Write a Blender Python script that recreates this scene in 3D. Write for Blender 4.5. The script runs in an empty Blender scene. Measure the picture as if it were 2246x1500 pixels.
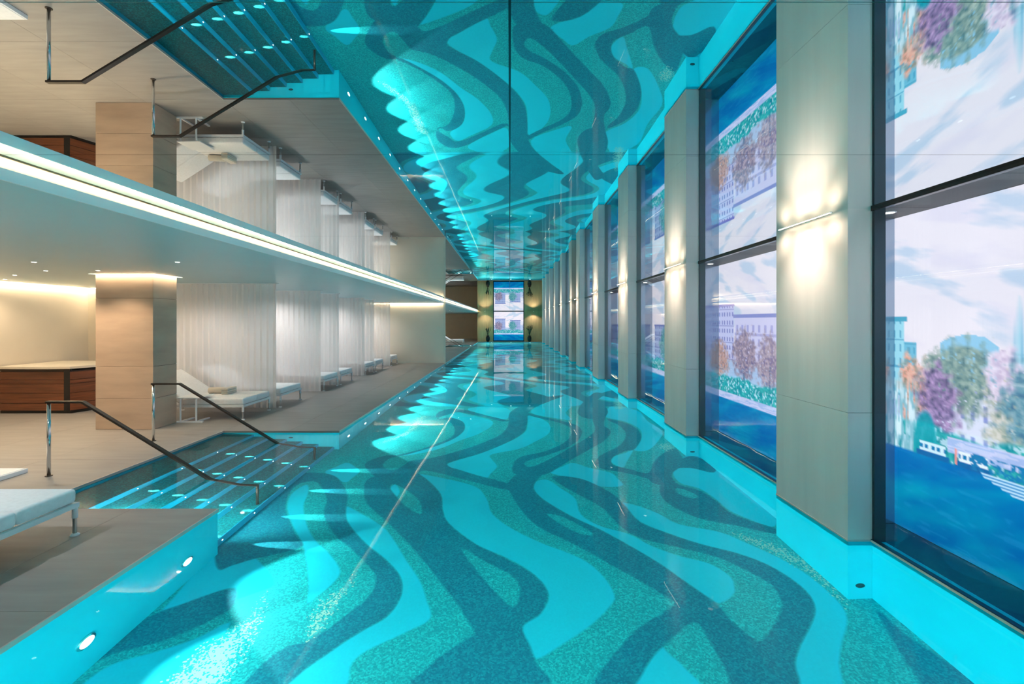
import bpy, bmesh, math, random
import numpy as np
from mathutils import Vector, Matrix

# ------------------------------------------------------------------ camera, world, exposure
scene = bpy.context.scene
COL = scene.collection
cam_data = bpy.data.cameras.new("camera")
cam_data.sensor_width = 36.0
cam_data.lens = 16.99
cam_data.shift_x = 0.0022
cam_data.shift_y = -0.0200
cam_data.clip_start = 0.05
cam = bpy.data.objects.new("camera", cam_data)
cam.location = (0, 0, 1.8)
cam.rotation_euler = (math.pi / 2, 0, 0)
COL.objects.link(cam)
scene.camera = cam

world = bpy.data.worlds.new("world")
scene.world = world
world.use_nodes = True
world.node_tree.nodes["Background"].inputs[0].default_value = (0.02, 0.03, 0.04, 1)
world.node_tree.nodes["Background"].inputs[1].default_value = 1.0

vs = scene.view_settings
vs.view_transform = 'Standard'
vs.look = 'None'
vs.gamma = 1.0
vs.use_curve_mapping = False
vs.exposure = 0.0

cy = scene.cycles
cy.use_denoising = True
cy.use_adaptive_sampling = True
cy.adaptive_threshold = 0.05
cy.max_bounces = 12
cy.diffuse_bounces = 4
cy.glossy_bounces = 8
cy.transmission_bounces = 8
cy.transparent_max_bounces = 16
cy.sample_clamp_indirect = 18.0
cy.blur_glossy = 0.3

# light strengths, all in one place
E_SCREEN = 1.15      # video screens
E_COVE = 42.0         # warm strip in the cove
E_SLOT = 60.0        # warm strips at wall and column tops
P_POOL = 260.0        # underwater wall lights
P_POOL_FILL = 190.0  # unseen underwater lamps added to lift the pool walls and steps
P_STEP = 40         # step lights
P_COLUMN = 8.0
E_WASH = 14.0        # linear lights beside the window columns
P_SOFFIT = 98.0      # downlights in the soffit
WARM = (1.0, 0.78, 0.52)

# ------------------------------------------------------------------ room dimensions (metres)
ZC = 2.725      # mirror ceiling
ZS = 2.59       # underside of soffit
WZ = -0.035     # water level
FZ = -1.05      # pool floor
XL = -2.81      # left pool edge
XR = 2.97       # window plane
XP = 2.77       # pool face of the window columns
XSC = 3.44      # video screens
YE = 20.9       # mirror end wall
YB = -1.5       # wall behind the camera
RX, RY0, RY1 = -4.72, 4.65, 7.95    # step recess
WALLX = -10.03
COLS = [0.33, 3.96, 7.59, 11.3, 15.1, 19.1]
CD = 1.06


# ------------------------------------------------------------------ materials
def nodes_of(name):
    m = bpy.data.materials.new(name)
    m.use_nodes = True
    nt = m.node_tree
    return m, nt, nt.nodes, nt.links, nt.nodes["Principled BSDF"]


def simple(name, color, rough=0.5, metal=0.0, var=0.0, scale=4.0, stretch=(1, 1, 1), bump=0.0, spec=0.5):
    m, nt, n, l, p = nodes_of(name)
    p.inputs["Base Color"].default_value = (*color, 1)
    p.inputs["Roughness"].default_value = rough
    p.inputs["Metallic"].default_value = metal
    p.inputs["Specular IOR Level"].default_value = spec
    tc = n.new("ShaderNodeTexCoord")
    mp = n.new("ShaderNodeMapping")
    mp.inputs["Scale"].default_value = stretch
    l.new(tc.outputs["Object"], mp.inputs["Vector"])
    nz = n.new("ShaderNodeTexNoise")
    nz.inputs["Scale"].default_value = scale
    nz.inputs["Detail"].default_value = 5
    l.new(mp.outputs["Vector"], nz.inputs["Vector"])
    if var > 0:
        rp = n.new("ShaderNodeValToRGB")
        rp.color_ramp.elements[0].position = 0.3
        rp.color_ramp.elements[1].position = 0.7
        rp.color_ramp.elements[0].color = (*[c * (1 - var) for c in color], 1)
        rp.color_ramp.elements[1].color = (*[min(1, c * (1 + var)) for c in color], 1)
        l.new(nz.outputs["Fac"], rp.inputs["Fac"])
        l.new(rp.outputs["Color"], p.inputs["Base Color"])
    if bump > 0:
        b = n.new("ShaderNodeBump")
        b.inputs["Strength"].default_value = bump
        b.inputs["Distance"].default_value = 0.01
        l.new(nz.outputs["Fac"], b.inputs["Height"])
        l.new(b.outputs["Normal"], p.inputs["Normal"])
    return m


def emitter(name, color, strength):
    m, nt, n, l, p = nodes_of(name)
    n.remove(p)
    e = n.new("ShaderNodeEmission")
    e.inputs["Color"].default_value = (*color, 1)
    e.inputs["Strength"].default_value = strength
    l.new(e.outputs[0], n["Material Output"].inputs["Surface"])
    return m


def mirror_mat():
    m, nt, n, l, p = nodes_of("mirror_film")
    n.remove(p)
    g = n.new("ShaderNodeBsdfGlossy")
    g.inputs["Color"].default_value = (0.90, 0.94, 0.94, 1)
    g.inputs["Roughness"].default_value = 0.0
    l.new(g.outputs[0], n["Material Output"].inputs["Surface"])
    return m


def water_mat():
    m, nt, n, l, p = nodes_of("pool_water")
    n.remove(p)
    rf = n.new("ShaderNodeBsdfRefraction")
    rf.inputs["IOR"].default_value = 1.333
    rf.inputs["Roughness"].default_value = 0.0
    rf.inputs["Color"].default_value = (0.97, 1, 1, 1)
    gl = n.new("ShaderNodeBsdfGlossy")
    gl.inputs["Roughness"].default_value = 0.0
    fr = n.new("ShaderNodeFresnel")
    fr.inputs["IOR"].default_value = 1.333
    mx = n.new("ShaderNodeMixShader")
    l.new(math_node(n, l, 'POWER', fr.outputs[0], 1.5), mx.inputs[0])
    l.new(rf.outputs[0], mx.inputs[1])
    l.new(gl.outputs[0], mx.inputs[2])
    tc = n.new("ShaderNodeTexCoord")
    mp = n.new("ShaderNodeMapping")
    mp.inputs["Scale"].default_value = (1.0, 0.55, 1)
    nz = n.new("ShaderNodeTexNoise")
    nz.inputs["Scale"].default_value = 1.1
    nz.inputs["Detail"].default_value = 2
    b = n.new("ShaderNodeBump")
    b.inputs["Strength"].default_value = 0.045
    b.inputs["Distance"].default_value = 0.05
    l.new(tc.outputs["Object"], mp.inputs["Vector"])
    l.new(mp.outputs["Vector"], nz.inputs["Vector"])
    l.new(nz.outputs["Fac"], b.inputs["Height"])
    for q in (rf, gl, fr):
        l.new(b.outputs["Normal"], q.inputs["Normal"])
    l.new(mx.outputs[0], n["Material Output"].inputs["Surface"])
    return m


def pane_mat():
    m, nt, n, l, p = nodes_of("window_glass")
    n.remove(p)
    t = n.new("ShaderNodeBsdfTransparent")
    t.inputs["Color"].default_value = (0.93, 0.97, 0.99, 1)
    g = n.new("ShaderNodeBsdfGlossy")
    g.inputs["Roughness"].default_value = 0.0
    f = n.new("ShaderNodeLayerWeight")
    f.inputs["Blend"].default_value = 0.5
    mx = n.new("ShaderNodeMixShader")
    sch = math_node(n, l, 'MULTIPLY', math_node(n, l, 'POWER', f.outputs["Facing"], 5.0), 0.9)
    l.new(math_node(n, l, 'ADD', sch, 0.04, True), mx.inputs[0])
    l.new(t.outputs[0], mx.inputs[1])
    l.new(g.outputs[0], mx.inputs[2])
    l.new(mx.outputs[0], n["Material Output"].inputs["Surface"])
    return m


def sheer_mat():
    m, nt, n, l, p = nodes_of("sheer_fabric")
    n.remove(p)
    t = n.new("ShaderNodeBsdfTransparent")
    d = n.new("ShaderNodeBsdfDiffuse")
    d.inputs["Color"].default_value = (0.86, 0.84, 0.83, 1)
    tl = n.new("ShaderNodeBsdfTranslucent")
    tl.inputs["Color"].default_value = (0.86, 0.84, 0.83, 1)
    m1 = n.new("ShaderNodeMixShader")
    m1.inputs[0].default_value = 0.4
    m2 = n.new("ShaderNodeMixShader")
    m2.inputs[0].default_value = 0.82
    l.new(d.outputs[0], m1.inputs[1])
    l.new(tl.outputs[0], m1.inputs[2])
    l.new(t.outputs[0], m2.inputs[1])
    l.new(m1.outputs[0], m2.inputs[2])
    l.new(m2.outputs[0], n["Material Output"].inputs["Surface"])
    return m


def math_node(n, l, op, a, b=None, clamp=False):
    x = n.new("ShaderNodeMath")
    x.operation = op
    x.use_clamp = clamp
    for i, v in enumerate((a, b)):
        if v is None:
            continue
        if isinstance(v, (int, float)):
            x.inputs[i].default_value = v
        else:
            l.new(v, x.inputs[i])
    return x.outputs[0]


def mix_col(n, l, fac, a, b):
    x = n.new("ShaderNodeMix")
    x.data_type = 'RGBA'
    for sock, v in ((x.inputs[0], fac), (x.inputs[6], a), (x.inputs[7], b)):
        if isinstance(v, tuple):
            sock.default_value = (*v, 1)
        elif isinstance(v, (int, float)):
            sock.default_value = v
        else:
            l.new(v, sock)
    return x.outputs[2]


def mosaic_mat():
    """glass mosaic pool floor: three tile blends, their borders from mesh attributes"""
    m, nt, n, l, p = nodes_of("mosaic_floor")
    tc = n.new("ShaderNodeTexCoord")
    vo = n.new("ShaderNodeTexVoronoi")
    vo.inputs["Scale"].default_value = 78
    l.new(tc.outputs["Object"], vo.inputs["Vector"])
    sp = n.new("ShaderNodeSeparateColor")
    l.new(vo.outputs["Color"], sp.inputs[0])
    r1, r2 = sp.outputs[0], sp.outputs[1]
    at = {}
    for a in ("dark", "light", "pale"):
        x = n.new("ShaderNodeAttribute")
        x.attribute_name = a
        at[a] = x.outputs["Fac"]

    def step(v, w=0.012):
        return math_node(n, l, 'ADD', math_node(n, l, 'MULTIPLY', v, 0.5 / w), 0.5, True)
    fleck = math_node(n, l, 'POWER', r1, 1.5)
    med = mix_col(n, l, fleck, (0.004, 0.38, 0.44), (0.02, 0.70, 0.68))
    drk = mix_col(n, l, fleck, (0.003, 0.21, 0.31), (0.006, 0.37, 0.46))
    lgt = mix_col(n, l, r2, (0.006, 0.70, 0.86), (0.008, 0.74, 0.90))
    c = mix_col(n, l, step(at["light"]), med, lgt)
    c = mix_col(n, l, step(at["dark"]), c, drk)
    # pale pebbles scattered more densely towards the middle of their patch
    dens = math_node(n, l, 'MULTIPLY', math_node(n, l, 'MULTIPLY', at["pale"], 6.0, True), 0.85)
    pick = math_node(n, l, 'LESS_THAN', r2, dens)
    c = mix_col(n, l, pick, c, (0.42, 0.72, 0.62))
    l.new(c, p.inputs["Base Color"])
    p.inputs["Roughness"].default_value = 0.5
    return m


def riser_mosaic(name, c1, c2):
    m, nt, n, l, p = nodes_of(name)
    tc = n.new("ShaderNodeTexCoord")
    vo = n.new("ShaderNodeTexVoronoi")
    vo.inputs["Scale"].default_value = 78
    l.new(tc.outputs["Object"], vo.inputs["Vector"])
    sp = n.new("ShaderNodeSeparateColor")
    l.new(vo.outputs["Color"], sp.inputs[0])
    l.new(mix_col(n, l, math_node(n, l, 'POWER', sp.outputs[0], 1.8), c1, c2), p.inputs["Base Color"])
    p.inputs["Roughness"].default_value = 0.5
    return m


def screen_mat():
    m, nt, n, l, p = nodes_of("video_picture")
    n.remove(p)
    a = n.new("ShaderNodeAttribute")
    a.attribute_name = "picture"
    e = n.new("ShaderNodeEmission")
    e.inputs["Strength"].default_value = E_SCREEN
    l.new(a.outputs["Color"], e.inputs["Color"])
    l.new(e.outputs[0], n["Material Output"].inputs["Surface"])
    return m


M = {
    'mirror': mirror_mat(), 'water': water_mat(), 'pane': pane_mat(), 'sheer': sheer_mat(),
    'mosaic': mosaic_mat(), 'screen': screen_mat(),
    'pool': simple("pool_wall_tile", (0.003, 0.60, 0.74), 0.6, var=0.02, scale=3, spec=0.1),
    'tread': riser_mosaic("tread_mosaic", (0.002, 0.15, 0.18), (0.006, 0.36, 0.38)),
    'riser': simple("riser_tile", (0.004, 0.45, 0.68), 0.4, var=0.05),
    'stone': simple("deck_stone", (0.275, 0.262, 0.25), 0.42, var=0.10, scale=3.0, stretch=(0.5, 3.0, 1), bump=0.05),
    'stone_edge': simple("coping_stone", (0.5, 0.48, 0.46), 0.4, var=0.05),
    'travertine': simple("travertine_block", (0.50, 0.37, 0.28), 0.5, var=0.13, scale=2.2, stretch=(0.6, 0.6, 2.6), bump=0.05),
    'plaster': simple("cream_plaster", (0.76, 0.68, 0.57), 0.7, var=0.03, scale=1.5),
    'soffit': simple("soffit_paint_pool_tint", (0.46, 0.64, 0.69), 0.38, var=0.02, scale=1),  # neutral paint tinted teal to stand in for light bounced off the pool
    'white': simple("white_paint", (0.8, 0.78, 0.74), 0.5, var=0.02),
    'wmetal': simple("white_powder_coat", (0.80, 0.82, 0.84), 0.35, var=0.02),
    'fabric': simple("white_outdoor_fabric", (0.86, 0.87, 0.89), 0.85, var=0.04, scale=30, bump=0.1),
    'steel': simple("polished_steel", (0.72, 0.74, 0.74), 0.12, 1.0, var=0.02),
    'bronze': simple("dark_bronze", (0.07, 0.055, 0.045), 0.35, 0.7, var=0.1, scale=20),
    'black': simple("black_gloss", (0.01, 0.009, 0.009), 0.18, var=0.2),
    'wood': simple("red_brown_wood", (0.17, 0.055, 0.022), 0.3, var=0.35, scale=3, stretch=(0.5, 0.5, 9)),
    'slab': simple("pale_stone_top", (0.72, 0.66, 0.56), 0.3, var=0.05),
    'column': simple("champagne_cladding", (0.80, 0.71, 0.65), 0.42, 0.2, var=0.04, scale=2, stretch=(4, 4, 0.4)),
    'pier': simple("pier_panel", (0.42, 0.52, 0.64), 0.12, 0.6, var=0.04),
    'frame': simple("dark_window_frame", (0.02, 0.05, 0.07), 0.3, 0.6, var=0.1),
    'boxmetal': simple("grey_metal_panel", (0.10, 0.095, 0.095), 0.5, 0.0, var=0.3, scale=1.5, spec=0.2),
    'boxfloor': simple("dark_teal_gloss", (0.01, 0.06, 0.08), 0.12, var=0.2),
    'trim': simple("brass_trim", (0.42, 0.30, 0.16), 0.3, 0.8, var=0.15, scale=14),
    'oak': simple("oak_panel", (0.55, 0.36, 0.18), 0.5, var=0.14, scale=2, stretch=(6, 6, 0.5)),
    'leaf': simple("dark_foliage", (0.02, 0.035, 0.02), 0.6, var=0.3, scale=8),
    'cove': emitter("cove_light", WARM, E_COVE),
    'slot': emitter("slot_light", WARM, E_SLOT),
    'wash': emitter("wash_light", (1.0, 0.80, 0.58), E_WASH),
    'lamp': emitter("lamp_face", (1.0, 0.9, 0.75), 14.0),
    'poollamp': emitter("pool_lamp_face", (0.85, 1.0, 0.98), 3.2),
    'steplamp': emitter("step_lamp_face", (0.9, 1.0, 1.0), 9.0),
}


# ------------------------------------------------------------------ mesh helpers
def tag(o, label=None, cat=None, group=None, kind=None):
    if label: o["label"] = label
    if cat: o["category"] = cat
    if group: o["group"] = group
    if kind: o["kind"] = kind
    return o


def link(name, me, parent=None, loc=None, rz=0.0):
    o = bpy.data.objects.new(name, me)
    COL.objects.link(o)
    if parent: o.parent = parent
    if loc: o.location = loc
    if rz: o.rotation_euler = (0, 0, rz)
    return o


def empty(name, loc=(0, 0, 0), rz=0.0):
    o = link(name, None, None, loc, rz)
    o.empty_display_size = 0.1
    return o


class MB:
    def __init__(self):
        self.v, self.f = [], []

    def add(self, vs_, fs):
        b = len(self.v)
        self.v += [tuple(p) for p in vs_]
        self.f += [tuple(i + b for i in f) for f in fs]
        return self

    def box(self, x0, x1, y0, y1, z0, z1):
        vs_ = [(x, y, z) for z in (z0, z1) for y in (y0, y1) for x in (x0, x1)]
        return self.add(vs_, [(0, 2, 3, 1), (4, 5, 7, 6), (0, 1, 5, 4), (2, 6, 7, 3), (0, 4, 6, 2), (1, 3, 7, 5)])

    def prism(self, poly, z0, z1):
        n = len(poly)
        vs_ = [(x, y, z0) for x, y in poly] + [(x, y, z1) for x, y in poly]
        fs = [tuple(range(n))[::-1], tuple(range(n, 2 * n))]
        fs += [(i, (i + 1) % n, n + (i + 1) % n, n + i) for i in range(n)]
        return self.add(vs_, fs)

    def tube(self, pts, r, n=8, square=False):
        pts = [Vector(p) for p in pts]
        rings = []
        for i, p in enumerate(pts):
            a = (pts[i] - pts[i - 1]).normalized() if i else None
            b = (pts[i + 1] - pts[i]).normalized() if i < len(pts) - 1 else None
            d = (a + b).normalized() if a and b else (a or b)
            k = 1.0 / max(0.5, d.dot(b)) if a and b else 1.0
            up = Vector((0, 1, 0)) if abs(d.y) < 0.9 else Vector((0, 0, 1))
            s = d.cross(up).normalized()
            u = s.cross(d).normalized()
            ring = []
            for j in range(n):
                t = 2 * math.pi * (j + 0.5) / n
                ring.append(p + s * (math.cos(t) * r * k) + u * (math.sin(t) * r))
            rings.append(ring)
        vs_ = [q for ring in rings for q in ring]
        fs = []
        for i in range(len(rings) - 1):
            for j in range(n):
                fs.append((i * n + j, i * n + (j + 1) % n, (i + 1) * n + (j + 1) % n, (i + 1) * n + j))
        fs += [tuple(range(n))[::-1], tuple(range((len(rings) - 1) * n, len(rings) * n))]
        return self.add(vs_, fs)

    def lathe(self, prof, c=(0, 0, 0), n=16, axis='z'):
        vs_ = []
        for r, z in prof:
            for j in range(n):
                t = 2 * math.pi * j / n
                a, b = r * math.cos(t), r * math.sin(t)
                vs_.append((c[0] + a, c[1] + b, c[2] + z) if axis == 'z' else (c[0] + z, c[1] + a, c[2] + b))
        fs = []
        m = len(prof)
        for i in range(m - 1):
            for j in range(n):
                fs.append((i * n + j, i * n + (j + 1) % n, (i + 1) * n + (j + 1) % n, (i + 1) * n + j))
        fs += [tuple(range(n))[::-1], tuple(range((m - 1) * n, m * n))]
        return self.add(vs_, fs)

    def mesh(self, name, mat, smooth=False, bevel=0.0, seg=2):
        me = bpy.data.meshes.new(name)
        me.from_pydata(self.v, [], self.f)
        bm = bmesh.new()
        bm.from_mesh(me)
        bmesh.ops.recalc_face_normals(bm, faces=bm.faces)
        if bevel > 0:
            es = [e for e in bm.edges if e.calc_face_angle(0) > 0.5]
            bmesh.ops.bevel(bm, geom=es, offset=bevel, segments=seg, affect='EDGES', profile=0.6)
        for f in bm.faces:
            f.smooth = smooth
        bm.to_mesh(me)
        bm.free()
        me.materials.append(M[mat])
        return me

    def build(self, name, mat, parent=None, loc=None, smooth=False, bevel=0.0, seg=2, rz=0.0):
        return link(name, self.mesh(name, mat, smooth, bevel, seg), parent, loc, rz)


def grid_mesh(name, xs, ys, fz, mat, attrs=None):
    """fz(X, Y) -> (x, y, z) arrays"""
    X, Y = np.meshgrid(xs, ys)
    nx, ny = len(xs), len(ys)
    co = np.stack(fz(X, Y), -1).reshape(-1, 3).astype(np.float32)
    idx = np.arange(nx * ny).reshape(ny, nx)
    q = np.stack([idx[:-1, :-1], idx[:-1, 1:], idx[1:, 1:], idx[1:, :-1]], -1).reshape(-1, 4)
    me = bpy.data.meshes.new(name)
    me.vertices.add(len(co))
    me.vertices.foreach_set("co", co.ravel())
    me.loops.add(q.size)
    me.loops.foreach_set("vertex_index", q.ravel().astype(np.int32))
    me.polygons.add(len(q))
    me.polygons.foreach_set("loop_start", np.arange(0, q.size, 4, dtype=np.int32))
    me.update(calc_edges=True)
    for k, v in (attrs or {}).items():
        if v.ndim == 3:
            a = me.attributes.new(k, 'FLOAT_COLOR', 'POINT')
            rgba = np.concatenate([v.reshape(-1, 3), np.ones((nx * ny, 1))], 1)
            a.data.foreach_set("color", rgba.astype(np.float32).ravel())
        else:
            a = me.attributes.new(k, 'FLOAT', 'POINT')
            a.data.foreach_set("value", v.astype(np.float32).ravel())
    me.materials.append(M[mat])
    return me


def copy_tree(o, loc=None, parent=None):
    c = o.copy()
    COL.objects.link(c)
    if parent: c.parent = parent
    if loc is not None: c.location = loc
    for ch in list(o.children):
        copy_tree(ch, None, c)
    return c


def spot(loc, direction, power, angle, blend, color, size=0.02, parent=None, name="spot_light"):
    ld = bpy.data.lights.new(name, 'SPOT')
    ld.energy = power
    ld.color = color
    ld.spot_size = math.radians(angle)
    ld.spot_blend = blend
    ld.shadow_soft_size = size
    o = bpy.data.objects.new(name, ld)
    COL.objects.link(o)
    o.location = loc
    o.rotation_euler = Vector(direction).to_track_quat('-Z', 'Y').to_euler()
    if parent:
        o.parent = parent
    return o


# ------------------------------------------------------------------ value noise
rng = np.random.default_rng(7)
LAT = rng.random((256, 256))


def vnoise(x, y):
    xi, yi = np.floor(x).astype(int), np.floor(y).astype(int)
    fx, fy = x - xi, y - yi
    fx, fy = fx * fx * (3 - 2 * fx), fy * fy * (3 - 2 * fy)
    a = LAT[yi % 256, xi % 256]; b = LAT[yi % 256, (xi + 1) % 256]
    c = LAT[(yi + 1) % 256, xi % 256]; d = LAT[(yi + 1) % 256, (xi + 1) % 256]
    return (a * (1 - fx) + b * fx) * (1 - fy) + (c * (1 - fx) + d * fx) * fy


def fbm(x, y, o=4):
    s, a, t = 0, 1.0, 0
    for k in range(o):
        s = s + a * vnoise(x * 2 ** k + 17 * k, y * 2 ** k + 31 * k)
        t += a
        a *= 0.5
    return s / t


def smooth_poly(pts, k=4):
    n = len(pts)
    P = np.array(pts)
    out = []
    for i in range(n):
        p0, p1, p2, p3 = P[i - 1], P[i], P[(i + 1) % n], P[(i + 2) % n]
        for j in range(k):
            t = j / k
            out.append(0.5 * ((2 * p1) + (-p0 + p2) * t + (2 * p0 - 5 * p1 + 4 * p2 - p3) * t * t
                              + (-p0 + 3 * p1 - 3 * p2 + p3) * t ** 3))
    return np.array(out)


def sdf_poly(X, Y, pts):
    """signed distance, positive inside"""
    P = smooth_poly(pts)
    d = np.full(X.shape, 1e9)
    inside = np.zeros(X.shape, bool)
    n = len(P)
    for i in range(n):
        ax, ay = P[i]
        bx, by = P[(i + 1) % n]
        ex, ey = bx - ax, by - ay
        L = ex * ex + ey * ey + 1e-12
        t = np.clip(((X - ax) * ex + (Y - ay) * ey) / L, 0, 1)
        dx, dy = X - ax - t * ex, Y - ay - t * ey
        d = np.minimum(d, dx * dx + dy * dy)
        if ay != by:
            c = ((ay > Y) != (by > Y)) & (X < (bx - ax) * (Y - ay) / (by - ay) + ax)
            inside ^= c
    d = np.sqrt(d)
    return np.where(inside, d, -d)


def polys(lst):
    return [[tuple(float(c) for c in p.split(',')) for p in s.split()] for s in lst]


# outlines of the mosaic ribbons on the pool floor (x,y in metres)
DARK = [
 "-3.19,6.52 -3.11,6.75 -2.79,6.85 -2.51,6.78 -2.30,6.56 -2.05,6.10 -1.88,5.55 -1.74,5.27 -1.46,4.91 -1.19,4.63 -1.00,4.38 -0.93,4.18 -0.93,4.00 -0.98,3.83 -1.10,3.70 -1.21,3.57 -1.30,3.44 -1.39,3.31 -1.45,3.18 -1.51,3.02 -1.68,3.02 -1.74,3.16 -1.69,3.37 -1.61,3.50 -1.50,3.55 -1.39,3.68 -1.30,3.85 -1.20,4.04 -1.18,4.23 -1.25,4.43 -1.53,4.76 -1.85,5.09 -2.13,5.54 -2.26,5.97 -2.58,6.48 -2.77,6.47 -2.81,6.26 -2.74,5.95 -2.60,5.62 -2.31,5.16 -2.09,4.84 -2.25,4.69 -2.44,4.58 -2.57,4.47 -2.71,4.46 -3.33,5.48 -3.21,5.93",
 "-1.88,6.24 -1.95,6.58 -1.85,6.80 -1.66,7.05 -1.53,7.14 -1.16,6.67 -0.88,6.14 -0.79,5.69 -0.67,5.35 -0.35,4.93 -0.05,4.68 0.21,4.42 0.32,4.20 0.31,4.04 0.24,3.87 0.10,3.74 0.15,3.54 0.19,3.37 0.23,3.18 -0.62,3.17 -0.58,3.32 -0.46,3.48 -0.28,3.65 -0.28,3.71 -0.46,4.04 -0.68,4.39 -0.93,4.78 -1.23,5.20 -1.52,5.57 -1.75,5.88",
 "-1.66,7.05 -1.42,7.32 -0.92,7.15 -0.49,6.83 -0.07,6.54 0.04,6.40 0.01,6.27 -0.47,6.54 -0.91,6.83 -1.22,6.98 -1.34,6.90",
 "-0.02,6.54 0.21,7.03 0.50,6.99 0.64,6.95 0.53,6.91 0.41,6.72 0.33,6.47 0.32,6.27 0.43,5.96 0.70,5.54 0.98,5.21 1.21,4.88 1.41,4.56 1.52,4.33 1.62,4.13 1.70,3.97 1.72,3.78 1.78,3.61 1.84,3.54 2.02,3.70 2.20,3.90 2.24,4.00 2.27,4.18 2.17,4.39 2.00,4.63 1.69,4.83 1.35,5.03 1.21,5.29 1.08,5.79 0.79,6.26 0.58,6.75 0.98,6.67 1.29,6.19 1.38,5.83 1.45,5.38 1.69,5.10 1.92,4.89 2.22,4.69 2.40,4.48 2.49,4.23 2.50,4.03 2.44,3.86 2.30,3.69 2.10,3.49 1.96,3.32 1.85,3.11 1.48,3.13 1.47,3.31 1.47,3.52 1.44,3.76 1.18,3.57 1.00,3.41 0.78,3.15 0.54,3.16 0.64,3.33 0.81,3.53 1.00,3.72 1.34,3.96 1.33,4.04 1.16,4.29 0.96,4.54 0.74,4.82 0.53,5.05 0.30,5.31 0.14,5.69 0.02,6.14",
 "1.93,6.23 2.21,6.87 2.50,7.29 2.86,7.61 3.02,7.26 3.10,6.83 2.92,7.09 2.69,7.23 2.38,6.95 2.25,6.71 2.25,6.42 2.44,6.21 2.51,5.90 2.53,5.58 2.65,5.37 2.83,5.17 2.77,5.05 2.48,5.24 2.13,5.44 1.92,5.82",
 "2.90,3.83 2.90,3.53 2.95,3.32 2.99,3.16 3.10,2.88 2.87,2.66 2.63,2.79 2.64,3.01 2.70,3.30",
 "-2.82,3.29 -2.74,3.38 -2.55,3.48 -2.39,3.63 -2.28,3.79 -2.24,3.90 -2.30,4.08 -2.41,4.13 -2.65,3.91 -2.79,3.76 -2.87,3.51",
 "-2.71,4.96 -2.46,5.03 -2.20,4.99 -2.08,4.82 -2.37,4.67 -2.54,4.58",
 "-2.08,7.02 -1.80,6.65 -1.66,6.71 -1.42,6.78 -1.19,7.05 -1.00,7.04 -0.59,6.72 -0.33,6.52 -0.11,6.41 -0.15,6.52 -0.34,6.69 -0.67,6.91 -0.94,7.24 -0.83,7.43 -0.51,7.74 -0.17,8.21 0.08,8.64 0.28,9.18 0.37,10.00 0.41,10.74 0.59,11.42 1.04,12.30 1.47,13.09 1.10,12.97 0.68,12.41 0.29,11.70 0.00,10.82 -0.03,9.67 -0.16,8.96 -0.43,8.45 -0.77,7.99 -1.19,7.57 -1.50,7.42 -1.69,7.27 -1.78,7.03 -1.90,7.23 -1.87,7.49 -1.77,7.64 -1.98,7.64 -2.17,7.33",
 "-1.78,7.68 -1.49,7.98 -1.19,8.44 -1.04,8.85 -1.08,9.42 -1.26,9.99 -1.52,10.28 -1.35,10.65 -1.18,10.90 -0.69,10.51 -0.18,10.00 -0.06,10.07 -0.54,10.58 -1.04,11.15 -1.42,11.24 -1.62,10.73 -1.50,10.13 -1.31,10.35 -0.99,10.00 -0.87,9.36 -0.95,8.79 -1.17,8.30 -1.48,7.89 -1.71,7.65",
 "0.06,6.88 0.36,6.79 0.57,6.91 0.87,7.35 1.31,7.98 1.65,8.48 1.86,8.95 1.92,9.29 1.88,9.66 2.05,10.34 2.23,10.97 2.25,11.59 1.96,11.14 1.76,10.35 1.64,9.29 1.44,8.79 1.17,8.34 0.81,7.78 0.54,7.39 0.31,7.16 0.22,7.25 0.28,7.43 0.56,7.66 0.94,8.07 1.23,8.59 1.37,9.18 1.32,9.66 1.04,10.07 0.70,10.43 0.43,10.78 0.41,10.58 0.75,10.14 1.02,9.83 1.18,9.41 1.10,8.79 0.86,8.25 0.53,7.86 0.22,7.66 0.07,7.36",
 "1.28,7.24 1.37,7.03 1.65,6.87 1.89,6.65 1.91,6.50 2.05,6.39 2.17,6.50 2.25,6.76 2.38,7.02 2.65,7.04 2.88,6.84 3.02,7.14 2.75,7.32 2.68,7.43 2.74,8.00 2.43,7.71 2.17,7.30 1.96,6.86 1.75,7.03 1.57,7.17 1.54,7.34 1.64,7.61 1.89,7.89 2.05,7.97 2.29,8.47 2.42,8.94 2.45,9.40 2.33,9.85 2.07,10.20 2.06,9.99 2.17,9.65 2.17,9.05 2.02,8.53 1.80,8.11 1.51,7.77 1.34,7.46",
 "1.68,10.20 2.05,10.57 2.20,11.50 2.13,12.08 2.56,13.20 2.39,13.58 1.84,12.09 1.51,10.81",
]
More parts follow.
